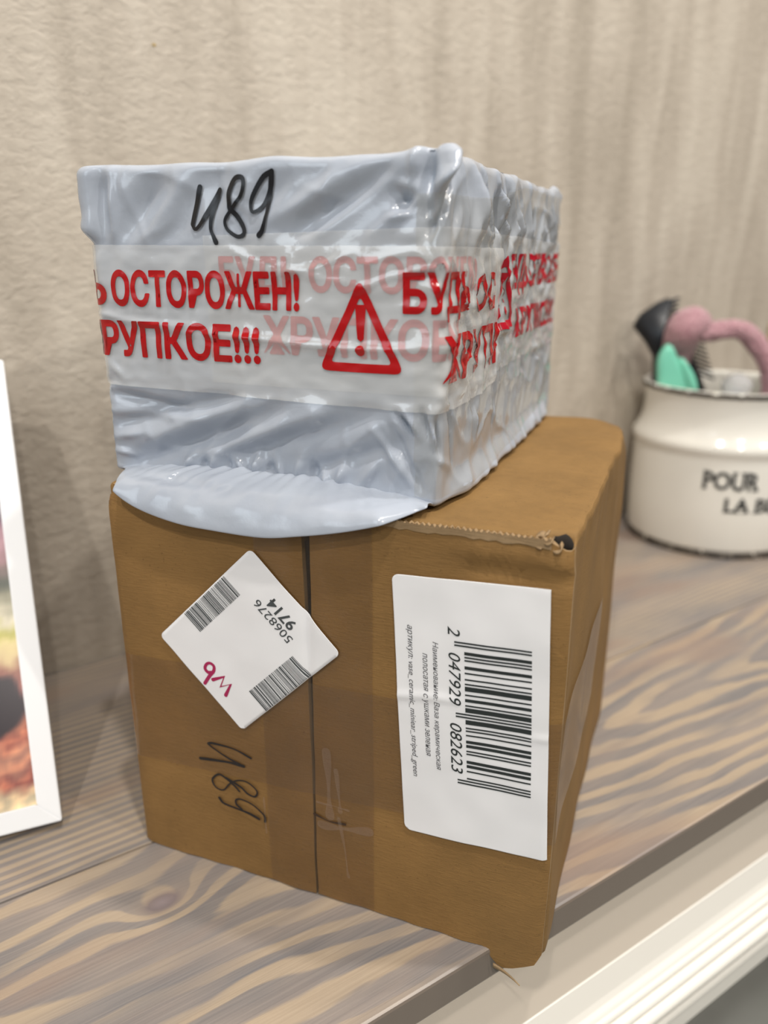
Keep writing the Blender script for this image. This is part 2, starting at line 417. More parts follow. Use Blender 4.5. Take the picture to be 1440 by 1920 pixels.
right = [(.1028, .0010), (.1300, .0006), (.1650, .0006), (.1850, .0003), (.1872, -.0018), (.1895, -.0048), (.1920, -.0072), (.1950, -.0083), (.1990, -.0070), (.2050, -.0040), (.2085, -.0020), (.2112, .0035), (.2117, .05), (.2119, .15), (.2116, .185), (.2108, .1955), (.2098, .1948), (.2080, .1952), (.2060, .1965)]+rt[::-1]+[(.1040, .1994), (.1038, .195), (.1032, .13), (.1026, .06)]
def slab(name, poly, mat, parent, thick, step=.004):
    bm = poly_bm(poly); bmesh.ops.triangulate(bm, faces=bm.faces); lattice(bm, step)
    a = np.array([v.co[:] for v in bm.verts]); P = front(a[:, 0], a[:, 1])-np.array(cc)
    for v, p in zip(bm.verts, P): v.co = Vector(p)
    geom = bmesh.ops.extrude_face_region(bm, geom=bm.faces[:])
    for v in [g for g in geom['geom'] if isinstance(g, bmesh.types.BMVert)]: v.co.y += thick
    bmesh.ops.recalc_face_normals(bm, faces=bm.faces)
    o = bm_obj(name, bm, mat, parent, True); o.data.materials.append(KRAFT_EDGE)
    for p in o.data.polygons:
        if abs(p.normal.y) < .35: p.use_smooth = False; p.material_index = 1
    o.data.set_sharp_from_angle(angle=R(50)) if hasattr(o.data, 'set_sharp_from_angle') else None
    return o
slab('front_flap', left, KRAFT, carton, FT); slab('front_flap', right, KRAFT, carton, FT)
# torn strip of liner that curls off the lower corner
V = []; n = 12
for i in range(n+1):
    t = i/n; u = .1905+.013*t; hw = .0012*(1-t)+.0001
    for s_ in (-1, 1): V.append((u, -.001-.0035*t*t, -.0078-.0030*t+s_*hw))
bm = bmesh.new(); q = [bm.verts.new(np.array(p)-np.array(cc)) for p in V]
for i in range(n): bm.faces.new((q[2*i], q[2*i+2], q[2*i+3], q[2*i+1]))
o = bm_obj('torn_liner', bm, KRAFT_EDGE, carton); md = o.modifiers.new('s', 'SOLIDIFY'); md.thickness = .0004
# ruffled paper at the torn corner hole
bm = bmesh.new()
for (cx, cz, rr, tw) in ((.1985, .1978, .0022, .3), (.2010, .1990, .0016, 1.6), (.2045, .1962, .0018, 2.4)):
    n = 14; prev = None
    for i in range(n):
        a = i/n*5.2+tw; r_ = rr*(.6+.5*i/n)
        p0 = Vector((cx+r_*math.cos(a), .0005+.0022*math.sin(a*.9), cz+r_*math.sin(a)*.8))-Vector(cc)
        p1 = p0+Vector((.0004, .0030, .0010))
        cur = (bm.verts.new(p0), bm.verts.new(p1))
        if prev: bm.faces.new((prev[0], cur[0], cur[1], prev[1]))
        prev = cur
_ = 0
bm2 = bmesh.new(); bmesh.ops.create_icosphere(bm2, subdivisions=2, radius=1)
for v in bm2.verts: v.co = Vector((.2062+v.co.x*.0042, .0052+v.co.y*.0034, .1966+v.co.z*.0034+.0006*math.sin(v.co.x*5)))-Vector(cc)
bm_obj('hole_shade', bm2, plain('painted_hole_shade', lin(30, 24, 18), 1), carton)  # dark-coloured blob that paints in the shade inside the torn corner
o = bm_obj('torn_paper', bm, KRAFT_EDGE, carton); md = o.modifiers.new('s', 'SOLIDIFY'); md.thickness = .0005
# serrated strip of torn liner along the top edge
top = serr(.1320, .2030, .1994, .0008, 70); bot = [(.2030, .1955)]+[(.2030-(.071)*i/24, .1957+.0010*rs.rand()) for i in range(1, 25)]
bm = poly_bm(top+bot); bmesh.ops.triangulate(bm, faces=bm.faces); lattice(bm, .004)
map_obj('torn_edge', bm, lambda u, v: front(u, v, .00045+.0004*ss(.197, .2, v)), KRAFT_EDGE, carton, cc)
def sheet(name, x0, x1, y0, y1, fn, mat, parent, off, step=.003, tilt=0.0):
    nx = int((x1-x0)/step)+2; ny = int((y1-y0)/step)+2
    X, Y = np.meshgrid(np.linspace(x0, x1, nx), np.linspace(y0, y1, ny)); Y = Y+(X-x0)*tilt
    return mesh_obj(name, fn(X.ravel(), Y.ravel()), grid_faces(nx, ny), mat, parent, True, off)
# clear tape: upright band over the seam and a band that wraps round to the side wall
sheet('clear_tape', .0772, .1322, .001, .1990, lambda u, v: front(u, v, .0003), CLEAR, carton, cc)
def wrap(s, v, off=.0006):
    s = np.asarray(s, float); a = front(np.minimum(s, CW-.001), v, off)
    t = s-(CW-.001)
    side = np.stack([np.full_like(s, CW+off), t-.001, v], 1)
    side[:, 0] -= (.0016*pn(side[:, 1]*22+3, side[:, 2]*16)-.0006)
    k = (t > 0)[:, None]; return np.where(k, side, a)
sheet('clear_tape', .0008, .330, .0550, .1135, wrap, CLEAR, carton, cc, tilt=.045)
# whitish wrinkles and a slit in the tape
WRK = make_tape('tape_wrinkle', .06, (.95, .9, .85), .2, (.72, .62, .50))
wr = []
for pts, wd in (([(.1095, .085), (.1100, .072), (.1103, .058), (.1106, .050)], .0030), ([(.1140, .076), (.1155, .060), (.1158, .054)], .0016), ([(.1040, .0560), (.1090, .0562), (.1160, .0560), (.1200, .0556)], .0008),
                ([(.1150, .0500), (.1175, .036), (.1190, .022), (.1196, .0180)], .0012), ([(.1060, .0440), (.1130, .0445), (.1210, .0455), (.1300, .047)], .0032), ([(.0755, .0500), (.0760, .0300)], .0008)):
    wr.append(stroke_bm(pts, wd, True, .5))
for b_ in wr: map_obj('tape_wrinkle', b_, lambda u, v: front(u, v, .0010), WRK, carton, cc)
map_obj('slit', stroke_bm([(.1022, .0486), (.1060, .0478), (.1110, .0470), (.1180, .0474)], .0009, True, .5), lambda u, v: front(u, v, .0008), plain('dark_slit', lin(60, 42, 28), .9), carton, cc)
map_obj('marker_number', join_bm([stroke_bm(p, w_) for p, w_ in (
    ([(.0694, .0707), (.0603, .0733), (.0480, .0738)], .0010), ([(.0480, .0738), (.0463, .0725), (.0559, .0678), (.0652, .0650)], .0010),
    ([(.0652, .0650), (.0590, .0652), (.0534, .0649), (.0408, .0634)], .0014),
    ([(.0618, .0499), (.0592, .0525), (.055, .0554), (.0511, .0568), (.0477, .0542), (.0468, .0515), (.0489, .0483), (.0529, .0482), (.0564, .0525), (.0606, .0557), (.0654, .0566), (.0699, .0546), (.0719, .052), (.0704, .0491), (.0665, .0496), (.0628, .0526), (.0582, .0546), (.0551, .0558)], .0010),
    ([(.0754, .0361), (.0756, .0382), (.0745, .0404), (.0693, .0438), (.063, .0453), (.0598, .0444), (.0596, .0418), (.0625, .0396)], .0010),
    ([(.072, .0367), (.0660, .0383), (.0602, .0391), (.0523, .0401), (.05, .0426)], .0013))]),
    lambda u, v: front(u, v, .0009), INK, carton, cc)
# ---- large barcode label
LC = np.array([.1756, .1171]); la = R(3.0)
def rrect(x0, x1, y0, y1, rads, n=6):
    pts = []
    for (cx, cy, a0), r in zip(((x1, y1, 0), (x0, y1, 90), (x0, y0, 180), (x1, y0, 270)), rads):
        if r <= 0: pts.append((cx, cy)); continue
        sx = -1 if cx == x1 else 1; sy = -1 if cy == y1 else 1
        for a in np.linspace(a0, a0+90, n): pts.append((cx+sx*r+r*math.cos(R(a)), cy+sy*r+r*math.sin(R(a))))
    return pts
def lab_map(off):
    def f(x, y):
        u = LC[0]+x*math.cos(la)-y*math.sin(la); v = LC[1]+x*math.sin(la)+y*math.cos(la)
        cr = .0006*np.exp(-((y-.0075+.001*np.sin(x*120))/.0020)**2)*ss(.0, -.012, x)+.0005*np.exp(-((y+.006-x*.1)/.0016)**2)*ss(.018, .03, x)
        return front(u, v, off+cr)
    return f
bm = poly_bm(rrect(-.0316, .0317, -.0615, .0615, (0, .0028, .0035, 0))); bmesh.ops.triangulate(bm, faces=bm.faces); lattice(bm, .0012)
label = map_obj('barcode_label', bm, lab_map(.0011), LABEL, carton, cc); label['label'] = 'white barcode label'
md = label.modifiers.new('s', 'SOLIDIFY'); md.thickness = .00025; md.offset = -1
Lc = {'0': '0001101', '1': '0011001', '2': '0010011', '3': '0111101', '4': '0100011', '5': '0110001', '6': '0101111', '7': '0111011', '8': '0110111', '9': '0001011'}
par = {'2': 'LLGGLG'}
def ean(code):
    s = '101'
    for d, p in zip(code[1:7], par[code[0]]):
        b = Lc[d]; s += b if p == 'L' else ''.join('1' if c == '0' else '0' for c in b)[::-1]
    s += '01010'
    for d in code[7:]: s += ''.join('1' if c == '0' else '0' for c in Lc[d])
    return s+'101'
bits = ean('2047929082623'); mod = .0667/95
bm = bmesh.new()
def quad(bm, x0, x1, y0, y1):
    bm.faces.new([bm.verts.new((x, y, 0)) for x, y in ((x0, y0), (x1, y0), (x1, y1), (x0, y1))])
i = 0
while i < 95:
    if bits[i] == '1':
        j = i
        while j < 95 and bits[j] == '1': j += 1
        guard = i < 3 or i > 91 or 44 < i < 50
        quad(bm, -.0062 if guard else -.0021, .0249, .0353-j*mod, .0353-i*mod); i = j
    else: i += 1
def rot_txt(s, x0, x1, y0, y1, **k):       # reads downwards: x0..x1 = foot..head, y0 -> y1 downwards
    b = fit_text(s, 0, y0-y1, 0, x1-x0, **k)
    for v in b.verts: v.co = Vector((x0+v.co.y, y0-v.co.x, 0))
    return b
tx = [bm, rot_txt('2', -.0088, -.0037, .0415, .0376, shear=.25), rot_txt('047929', -.0088, -.0038, .0300, .0064, shear=.25), rot_txt('082623', -.0088, -.0038, -.0022, -.0264, shear=.25)]
bm = join_bm(tx); lattice(bm, .0012)
map_obj('barcode', bm, lab_map(.00125), PRINT_BLK, label, (0, 0, 0)).data.transform(Matrix.Translation(-Vector(cc)))
bm = join_bm([rot_txt('Наименование: Ваза керамическая', -.0160, -.0130, .0337, -.0266, shear=.25), rot_txt('полосатая с ушками зеленая', -.0205, -.0178, .0281, -.0204, shear=.25), rot_txt('артикул: vase_ceramic_miniear_striped_green', -.0268, -.0236, .0398, -.0320, shear=.25)])
lattice(bm, .0012)
map_obj('label_text', bm, lab_map(.00130), plain('grey_print', lin(95, 95, 98), .5), label, cc)
# ---- square sticker across the seam
SC = np.array([.0713, .1321]); ex = np.array([-.7012, .7129]); ey = np.array([-.7129, -.7012])
def st_map(off):
    def f(x, y):
        u = SC[0]+x*ex[0]+y*ey[0]; v = SC[1]+x*ex[1]+y*ey[1]
        d = -.0009*np.exp(-((u-.1020)/.0016)**2)+.0008*np.exp(-((u-.1052)/.0018)**2)*ss(.126, .112, v)
        return front(u, v, off+d)
    return f
pts = rrect(-.0295, .0297, -.0362, .0362, (.0025,)*4)
nick = []
for p in pts: nick.append(p)
bm = poly_bm(nick); bmesh.ops.triangulate(bm, faces=bm.faces); lattice(bm, .002)
stk = map_obj('address_sticker', bm, st_map(.0015), LABEL, carton, cc); stk['label'] = 'white square sticker turned on its corner'
md = stk.modifiers.new('s', 'SOLIDIFY'); md.thickness = .00025; md.offset = -1
bm = bmesh.new(); rb = np.random.RandomState(11)
for x0, x1 in ((.0180, .0291), (-.0292, -.0172)):
    y = -.0158; wds = []
    while y < .0165:
        a = rb.choice([.00025, .0003, .0005, .0008], p=[.4, .3, .2, .1]); quad(bm, x0, x1, y, y+a); y += a+rb.choice([.0003, .0004, .0007])
bm = join_bm([bm, fit_text('5068276', -.0118, .0115, -.0222, -.0180), fit_text('9714', -.0082, .0076, -.0290, -.0233, bold=.02)])
lattice(bm, .003)
map_obj('sticker_print', bm, st_map(.00165), plain('grey_black_print', lin(70, 75, 77), .5), stk, cc)
bm = join_bm([stroke_bm([(-.0118, .0296), (-.0094, .0228), (-.0072, .0286), (-.0048, .0228), (-.0024, .0292)], .0017, False, .1),
              stroke_bm([(-.0012, .0345), (.0000, .0290), (.0004, .0255), (.0020, .0235), (.0042, .0240), (.0050, .0260), (.0040, .0284), (.0018, .0286), (.0005, .0270)], .0016, True, .1)])
map_obj('sticker_logo', bm, st_map(.00165), plain('crimson_print', lin(170, 28, 84), .5), stk, cc)

# ------------------------------------------------------------------ grey parcel
PW, PD, PH = .1621, .2304, .1325
PYAW = R(-55.25); PL = Vector((.0899, .1682, .2005)); pc = (PW/2, PD/2, 0)
pux = Vector((math.cos(PYAW), math.sin(PYAW), 0)); puy = Vector((-math.sin(PYAW), math.cos(PYAW), 0))
parcel = thing('grey_parcel', 'grey plastic wrapped parcel with red printed fragile tape, lying on the cardboard box', 'parcel', tuple(PL+pux*pc[0]+puy*pc[1]), PYAW)
PER = 2*(PW+PD); PR = .0055
def loop(s):
    s = np.mod(np.asarray(s, float), PER); P = np.zeros((len(s), 2))
    a = s < PW; P[a, 0] = s[a]
    b = (s >= PW) & (s < PW+PD); P[b, 0] = PW; P[b, 1] = s[b]-PW
    c = (s >= PW+PD) & (s < 2*PW+PD); P[c, 0] = PW-(s[c]-PW-PD); P[c, 1] = PD
    d = s >= 2*PW+PD; P[d, 1] = PD-(s[d]-2*PW-PD)
    q = np.clip(P, [PR, PR], [PW-PR, PD-PR]); n = P-q; n /= np.linalg.norm(n, axis=1)[:, None]
    return q+n*PR, n
def seg(s, z, a, b, wd, h, taper=True):
    ax, az = a; bx, bz = b; dx, dz = bx-ax, bz-az; L = math.hypot(dx, dz)
    t = ((s-ax)*dx+(z-az)*dz)/L/L; d = ((s-ax)*dz-(z-az)*dx)/L
    e = np.where(t < 0, -t*L, np.where(t > 1, (t-1)*L, 0)); prof = np.exp(-(d/wd)**2-(e/(wd*1.6))**2)
    if taper: prof = prof*(.45+.55*np.clip(np.sin(np.clip(t, 0, 1)*math.pi), 0, 1))
    return h*prof
FOLDS = [  # a, b, width, height (mm) : ridges +, valleys -, digitised in face coordinates
    ((.1368, .1233), (.0977, .1044), 4.2, -2.6), ((.1475, .1290), (.1130, .1070), 3.2, 1.3), ((.1250, .1260), (.0880, .1090), 3.0, 1.1),
    ((.0419, .1302), (.0229, .1060), 5.0, -1.7), ((.0560, .1300), (.0330, .1050), 4.0, .9), ((.0107, .1282), (.0086, .1040), 2.6, -1.4), ((.0160, .1290), (.0150, .1030), 2.2, 1.1),
    ((.1440, .1180), (.1465, .1140), 3.6, -2.4), ((.1420, .1220), (.1485, .1205), 2.2, 1.2), ((.1400, .1105), (.1500, .1118), 1.2, .9),
    ((.1690, .1340), (.1565, .1180), 3.0, 3.6), ((.1640, .1290), (.1580, .1200), 1.2, 1.2), ((.1546, .1320), (.1544, .1086), 2.6, -3.0), ((.1500, .1320), (.1480, .1240), 1.8, 1.3),
    ((.1758, .1300), (.1624, .1111), 2.2, -2.6), ((.1590, .1110), (.1540, .1040), 1.6, -1.8), ((.1700, .1190), (.1620, .1080), 1.4, 1.2),
    ((.0040, .0375), (.0383, .0334), 2.4, -1.7), ((.0636, .0386), (.0076, .0245), 3.4, -1.9), ((.0500, .0290), (.0040, .0290), 2.2, 1.0),
    ((.0895, .0359), (.0139, .0050), 4.2, -2.3), ((.0740, .0370), (.0150, .0150), 3.2, 1.4), ((.1332, .0368), (.0671, .0130), 4.5, -1.9), ((.1050, .0340), (.0500, .0110), 3.4, 1.5),
    ((.1500, .0270), (.1000, .0090), 3.4, -1.2), ((.0050, .0170), (.0190, .0200), 2.0, 1.2), ((.0030, .0100), (.0120, .0090), 1.6, 1.0),
    ((.0428, .0110), (.0390, .0050), 2.0, 1.4), ((.0556, .0120), (.0520, .0050), 2.2, 1.7), ((.0653, .0110), (.0690, .0050), 1.8, 1.3), ((.0764, .0140), (.0740, .0050), 2.0, 1.8),
    ((.0860, .0110), (.0880, .0050), 1.6, 1.2), ((.0986, .0140), (.0950, .0050), 2.6, 1.8), ((.1080, .0090), (.1100, .0040), 1.6, 1.2), ((.1180, .0130), (.1150, .0040), 2.0, 1.9), ((.1330, .0160), (.1260, .0060), 2.2, 1.2),
    ((.0490, .0100), (.0470, .0050), 1.3, -1.2), ((.0605, .0100), (.0605, .0050), 1.3, -1.2), ((.0820, .0110), (.0810, .0050), 1.5, -1.4), ((.1035, .0120), (.1030, .0050), 1.6, -1.4),
    ((.1434, .0375), (.1490, .0310), 1.3, -2.0), ((.1534, .0390), (.1560, .0310), 1.3, -1.8), ((.1475, .0370), (.1520, .0290), 1.3, 1.3), ((.1600, .0350), (.1640, .0230), 1.4, -1.5), ((.1570, .0350), (.1600, .0260), 1.2, 1.3),
    ((.1330, .0300), (.1480, .0100), 1.8, 1.1), ((.1400, .0330), (.1530, .0080), 1.6, -1.1),
    ((.0700, .0940), (.1400, .0850), 1.2, .6), ((.0010, .0720), (.0500, .0660), 1.4, .9), ((.0500, .0660), (.1500, .0610), 1.5, .9), ((.0950, .0930), (.1100, .0900), 1.0, .7),
    ((.1280, .0940), (.1500, .0990), 1.1, .9), ((.1500, .0990), (.1640, .0930), 1.1, .8), ((.1400, .0930), (.1660, .0870), 1.3, -.7),
    ((.1180, .1290), (.1100, .1100), 2.2, .6), ((.0700, .1310), (.0640, .1080), 3.5, -.8), ((.0040, .0520), (.0130, .0440), 1.6, 1.3), ((.0130, .0440), (.0180, .0450), 1.4, 1.0), ((.0060, .0440), (.0010, .0420), 1.8, -1.3),
]
TAPE_FOLDS = [((.0930, .0905), (.1090, .0925), .8, .7), ((.1090, .0925), (.1260, .0985), .8, .8), ((.1250, .0840), (.1400, .0895), .8, .7), ((.1400, .0895), (.1600, .0935), .9, .9), ((.1550, .0985), (.1650, .0880), .9, -.9),
    ((.0010, .0730), (.0120, .0715), 1.0, .9), ((.0150, .0700), (.0550, .0685), 1.2, .7), ((.0600, .0660), (.1200, .0625), 1.5, .9), ((.1200, .0625), (.1720, .0640), 1.2, 1.0), ((.1700, .0960), (.2050, .0560), .8, 1.3), ((.1850, .0900), (.1950, .0480), .8, -1.0),
    ((.2350, .0930), (.2450, .0450), 1.0, 1.1), ((.0700, .1000), (.0850, .0940), .9, .5), ((.1000, .0960), (.0960, .0860), .8, .6), ((.2080, .0830), (.2300, .0740), .8, .8), ((.1660, .0700), (.2100, .0500), .8, .7), ((.2200, .0520), (.2600, .0660), .8, .8)]
rf = np.random.RandomState(21)
for k in range(34):     # pleats of the side face
    s0 = PW+.006+.215*rf.rand(); z0 = .105+.022*rf.rand(); L = .018+.03*rf.rand(); an = R(-90+rf.uniform(-38, 38))
    FOLDS.append(((s0, z0), (s0+L*math.cos(an), z0+L*math.sin(an)), rf.uniform(1.2, 3.0), rf.choice([-1, 1])*rf.uniform(.9, 2.2)))
for k in range(46):
    s0 = PW-.004+.22*rf.rand(); z0 = .012+.085*rf.rand(); L = .012+.03*rf.rand(); an = R(rf.choice([90, 60, 110, 15])+rf.uniform(-20, 20))
    FOLDS.append(((s0, z0), (s0+L*math.cos(an), z0+L*math.sin(an)), rf.uniform(1.0, 2.4), rf.choice([-1, 1])*rf.uniform(.5, 1.4)))
def D(s, z):
    s = np.mod(np.asarray(s, float)+.08, PER)-.08; z = np.asarray(z, float)
    ca, sa = math.cos(R(38)), math.sin(R(38)); p = s*ca+z*sa; q = -s*sa+z*ca
    sd = .45+.55*ss(PW+.02, PW-.01, s); d = sd*(.0016*pn(p*24+2, q*58)+.0004*pn(p*70, q*130+8))
    rid = 1-np.abs(pn(p*22+9, q*48+4))*2.2; d += .0007*np.clip(rid, 0, 1)**2
    for a, b, wd, h in FOLDS:
        lo = min(a[0], b[0])-.012; hi = max(a[0], b[0])+.012
        m = (s > lo) & (s < hi)
        if m.any(): d[m] += seg(s[m], z[m], a, b, wd*.001, h*.00175)
    tm = ss(.0395, .0430, z)*ss(.1075, .1000, z)                     # pressed flat under the tape
    onf = ss(PW+.01, PW-.02, s)
    cr = 1-np.abs(pn(p*34+31, q*30+12))*5; d += .0005*np.clip(cr, 0, 1)**1.5*(1+.8*(1-onf))
    d += .0045*ss(.014, .001, z)*ss(PW+.004, PW+.03, s)*ss(PW+PD-.005, PW+PD-.03, s)
    d = d*(1-tm*(.62*onf+.45*(1-onf)))
    d += tm*(.00030*pn(s*45, z*160)+.00022*pn(s*120+4, z*240))*(1+1.2*(1-onf))
    for a, b, wd, h in TAPE_FOLDS:
        d += seg(s, z, a, b, wd*.001, h*.001)
    d += .0038*np.exp(-(np.abs(s)/.010)**2)*ss(.100, .108, z)*(1+.3*pn(s*0+.5, z*70))       # left corner stands out above the tape
    d += .0012*ss(.0, .03, .04-np.abs(z-.02))*0
    d -= .0012*np.exp(-(np.abs(s-PW)/.02)**2)
    d -= .0052*ss(.037, .006, z)*np.sin(np.clip((s-.002)/(PW-.004), 0, 1)*math.pi)**.6
    return d
def psurf(s, z, off=0.0):
    P, n = loop(s); d = D(s, z)+off
    return np.stack([P[:, 0]+n[:, 0]*d, P[:, 1]+n[:, 1]*d, np.asarray(z, float)+0*P[:, 0]], 1)
ns = 760; S = np.linspace(0, PER, ns, endpoint=False)
rows = []; ztop = []
def ring(z, inset, zlift=0.0):
    P, n = loop(S); d = D(S, np.full(ns, min(z, PH-.001)))-inset
    if inset > .005:
        k = 1-(inset-.004)/(PW/2); P = np.array([PW/2, PD/2])+(P-[PW/2, PD/2])*max(k, 0); d = d*0
    Q = np.stack([P[:, 0]+n[:, 0]*d, P[:, 1]+n[:, 1]*d, np.full(ns, z+zlift)], 1)
    if z > PH-.004:
        Q[:, 2] += (1-min(1, max(0, inset-.003)/.006))*(.0012*np.clip(pn(S*38, S*0+3), -.6, 1)+.0030*np.exp(-((S-.1665)/.010)**2)+.0012*np.exp(-((S-.150)/.004)**2)+.0026*np.exp(-((S-PW-.215)/.011)**2))
    return Q
rows.append(ring(.0003, .0042)); rows.append(ring(.0004, .0022)); rows.append(ring(.0012, .0006))
for z in np.arange(.0022, PH-.004, .00105): rows.append(ring(z, 0))
for a in np.linspace(10, 90, 7): rows.append(ring(PH-.004+.004*math.sin(R(a)), .004*(1-math.cos(R(a)))))
for ins in (.0065, .010, .0195): rows.append(ring(PH, ins, -.0004))
for ins in (.03, .05, .07, .0845): rows.append(ring(PH, ins, -.0012))
V = np.vstack(rows); F = grid_faces(ns, len(rows), True)
F.append(tuple(range(ns))[::-1]); F.append(tuple(range((len(rows)-1)*ns, len(rows)*ns)))
mesh_obj('plastic_wrap', V, F, POLY, parcel, True, pc)
# the sealed flap of the mailer that droops over the edge of the cardboard box
tip = [(.0090, .2032), (.0100, .2008), (.0116, .1978), (.0195, .1932), (.0302, .1898), (.044, .1873), (.0576, .1865), (.0839, .1863), (.1016, .1891), (.121, .1934), (.1371, .1982), (.1504, .2027), (.1560, .2062)]
M_card = Matrix.Translation(CL) @ Matrix.Rotation(YAW, 4, 'Z'); M_par = Matrix.Translation(PL) @ Matrix.Rotation(PYAW, 4, 'Z'); M_c2p = M_par.inverted() @ M_card
tp = catmull(tip, 10); nt = len(tp); A = []
dens = 24
for i in range(nt):
    a = i/(nt-1); u, v = tp[i]; bulge = math.sin(a*math.pi)
    over = min(1, max(0, (.2025-v)/.004))
    T = np.array((M_c2p @ Vector((u, -.0052*over-.0012+.006*(1-over)*(1 if a > .5 else .3), max(v, .2008) if over < .05 else v)))[:])
    s_ = .003+a*(PW-.006); R0 = psurf(np.array([s_]), np.array([.0012+.0048*bulge**.6+.0030*abs(float(pn(i*.17, 2.2)))*bulge]), .0003)[0]
    R0[1] += .0010
    e_ = float(ss(0, .07, a)*ss(1, .95, a)); T = R0+(T-R0)*e_
    K = R0*.3+T*.7; K[2] = max(R0[2]*.5, .0052)*e_+R0[2]*(1-e_); K[1] = T[1]+.0008
    col = []
    for j in range(dens+1):
        b = j/dens; p = (1-b)**2*R0+2*b*(1-b)*K+b*b*T
        amp = bulge*math.sin(b*math.pi)
        p[2] += amp*(.0012*float(pn(a*9, b*3))); p[1] -= amp*(.0012*float(pn(a*14+3, b*4)))
        p[1] += .0022*amp*math.exp(-((b-(.30+.35*a))/.10)**2)*max(0, 1-abs(a-.28)/.30)
        p[2] -= .0022*amp*math.exp(-((b-(.30+.35*a))/.10)**2)*max(0, 1-abs(a-.28)/.30)
        col.append(p)
    A.append(col)
A = np.array(A); V = A.transpose(1, 0, 2).reshape(-1, 3)
o = mesh_obj('seam_flap', V, grid_faces(nt, dens+1), POLY, parcel, True, pc); o.data.update()
md = o.modifiers.new('s', 'SOLIDIFY'); md.thickness = .0007; md.offset = 0
md = o.modifiers.new('b', 'SUBSURF'); md.levels = 1; md.render_levels = 1
# tapes
def tape_sheet(name, s0, s1, z0f, z1f, off, mat):
    nx = int((s1-s0)/.0013)+2; ny = 48; X = np.linspace(s0, s1, nx); V = []
    for j in range(ny):
        t = j/(ny-1); z = z0f(X)*(1-t)+z1f(X)*t; V.append(psurf(X+0*z, z, off))
    return mesh_obj(name, np.vstack(V), grid_faces(nx, ny), mat, parcel, True, pc)
jag = lambda x, a: a*pn(x*300, x*0+.4)
t_under = tape_sheet('under_tape', .0590, .402, lambda x: .0455+0*x, lambda x: np.where(x < .17, .1047+(x-.059)*.024, .1073-(x-.17)*.02), .00050, TAPE2)
t_main = tape_sheet('fragile_tape', -.060, .238, lambda x: np.where(x < .16, .0416-x*.017, .0389-(x-.16)*.0+ss(.2, .24, x)*.002), lambda x: .1014-np.clip(x, 0, 1)*.006+jag(x, .0002), .00100, TAPE)
sheet_fn = lambda s, z: psurf(s, z, .0009)
tape_sheet('clear_wrap', PW-.012, PW+.225, lambda x: .004+.006*ss(.2, .38, x)+0*x, lambda x: .1185+.010*ss(.2, .3, x), .00030, CLEAR_SIDE)
def tri_bm(cx, z0, z1, hw, th):
    def rp(pts, r):   # rounded polygon
        o = []; n = len(pts)
        for i in range(n):
            p = np.array(pts[i]); a = np.array(pts[i-1])-p; b = np.array(pts[(i+1) % n])-p
            a /= np.linalg.norm(a); b /= np.linalg.norm(b)
            for t in np.linspace(0, 1, 6): o.append((1-t)**2*(p+a*r)+2*t*(1-t)*p+t*t*(p+b*r))
        return o
    out = rp([(cx-hw, z0), (cx+hw, z0), (cx, z1)], .0045)
    c = np.mean([(cx-hw, z0), (cx+hw, z0), (cx, z1)], axis=0)
    k = 1-th*3.0/(z1-z0); inn = rp([tuple(c+(np.array(p)-c)*k) for p in ((cx-hw, z0), (cx+hw, z0), (cx, z1))], .0018)
    bm = bmesh.new(); a = [bm.verts.new((*p, 0)) for p in out]; b = [bm.verts.new((*p, 0)) for p in inn]; n = len(a)
    for i in range(n): bm.faces.new((a[i], a[(i+1) % n], b[(i+1) % n], b[i]))
    h = z1-z0; e = [(cx-.0022, z0+h*.68), (cx-.0016, z0+h*.72), (cx+.0016, z0+h*.72), (cx+.0022, z0+h*.68), (cx+.0014, z0+h*.36), (cx, z0+h*.33), (cx-.0014, z0+h*.36)]
    bm.faces.new([bm.verts.new((*p, 0)) for p in e][::-1])
    bm.faces.new([bm.verts.new((cx+.0021*math.cos(t), z0+h*.235+.0021*math.sin(t), 0)) for t in np.linspace(0, 2*math.pi, 14, endpoint=False)])
    return bm
B_ = dict(bold=.022)
def T(s, a, b, z0, z1, **k):
    out = []
    for dx, dz in ((-.00028, 0), (.00028, 0), (0, .0002), (0, -.0002)):
        out.append(fit_text(s, a+dx, b+dx, z0+dz, z1+dz, **(k or B_)))
    return join_bm(out)
main_txt = [T('БУДЬ', -.0440, .0078, .0735, .0909), T('ОСТОРОЖЕН!', .0112, .1022, .0762, .0911), T('ХРУПКОЕ!!!', -.0100, .0832, .0545, .0700)]
w1 = [T('БУДЬ', .1458, .1890, .0735, .0912), T('ОС', .1990, .2310, .0745, .0900), T('ХРУПК', .1640, .2480, .0500, .0680)]
main_txt += w1
map_obj('warning_triangle', (lambda b_: (bmesh.ops.triangulate(b_, faces=b_.faces), lattice(b_, .0016), b_)[-1])(tri_bm(.1283, .0535, .0893, .0185, .0035)), lambda s, z: psurf(s, z, .00125), RED, t_main, pc)
for bm in main_txt:
    bmesh.ops.triangulate(bm, faces=bm.faces); clip(bm, 0, .2365, False); clip(bm, 0, -.055, True); lattice(bm, .0016)
    map_obj('red_lettering', bm, lambda s, z: psurf(s, z, .00125), RED, t_main, pc)
und = [T('БУДЬ ОСТОРОЖЕН!', .0660, .2000, .0810, .0968), T('ХРУПКОЕ!!!', .0850, .1800, .0588, .0742), T('БУДЬ ОСТОРОЖЕН', .2640, .3900, .0780, .0975), T('ХРУПКОЕ!!!', .2770, .3800, .0570, .0715)]
for ta in ((.0440, .0560, .0960, .0200, .0035), (.2500, .0640, .0990, .0165, .0032)):
    b_ = tri_bm(*ta); bmesh.ops.triangulate(b_, faces=b_.faces); clip(b_, 0, .0595, True); lattice(b_, .0016)
    map_obj('warning_triangle', b_, lambda s, z: psurf(s, z, .00070), RED_U, t_under, pc)
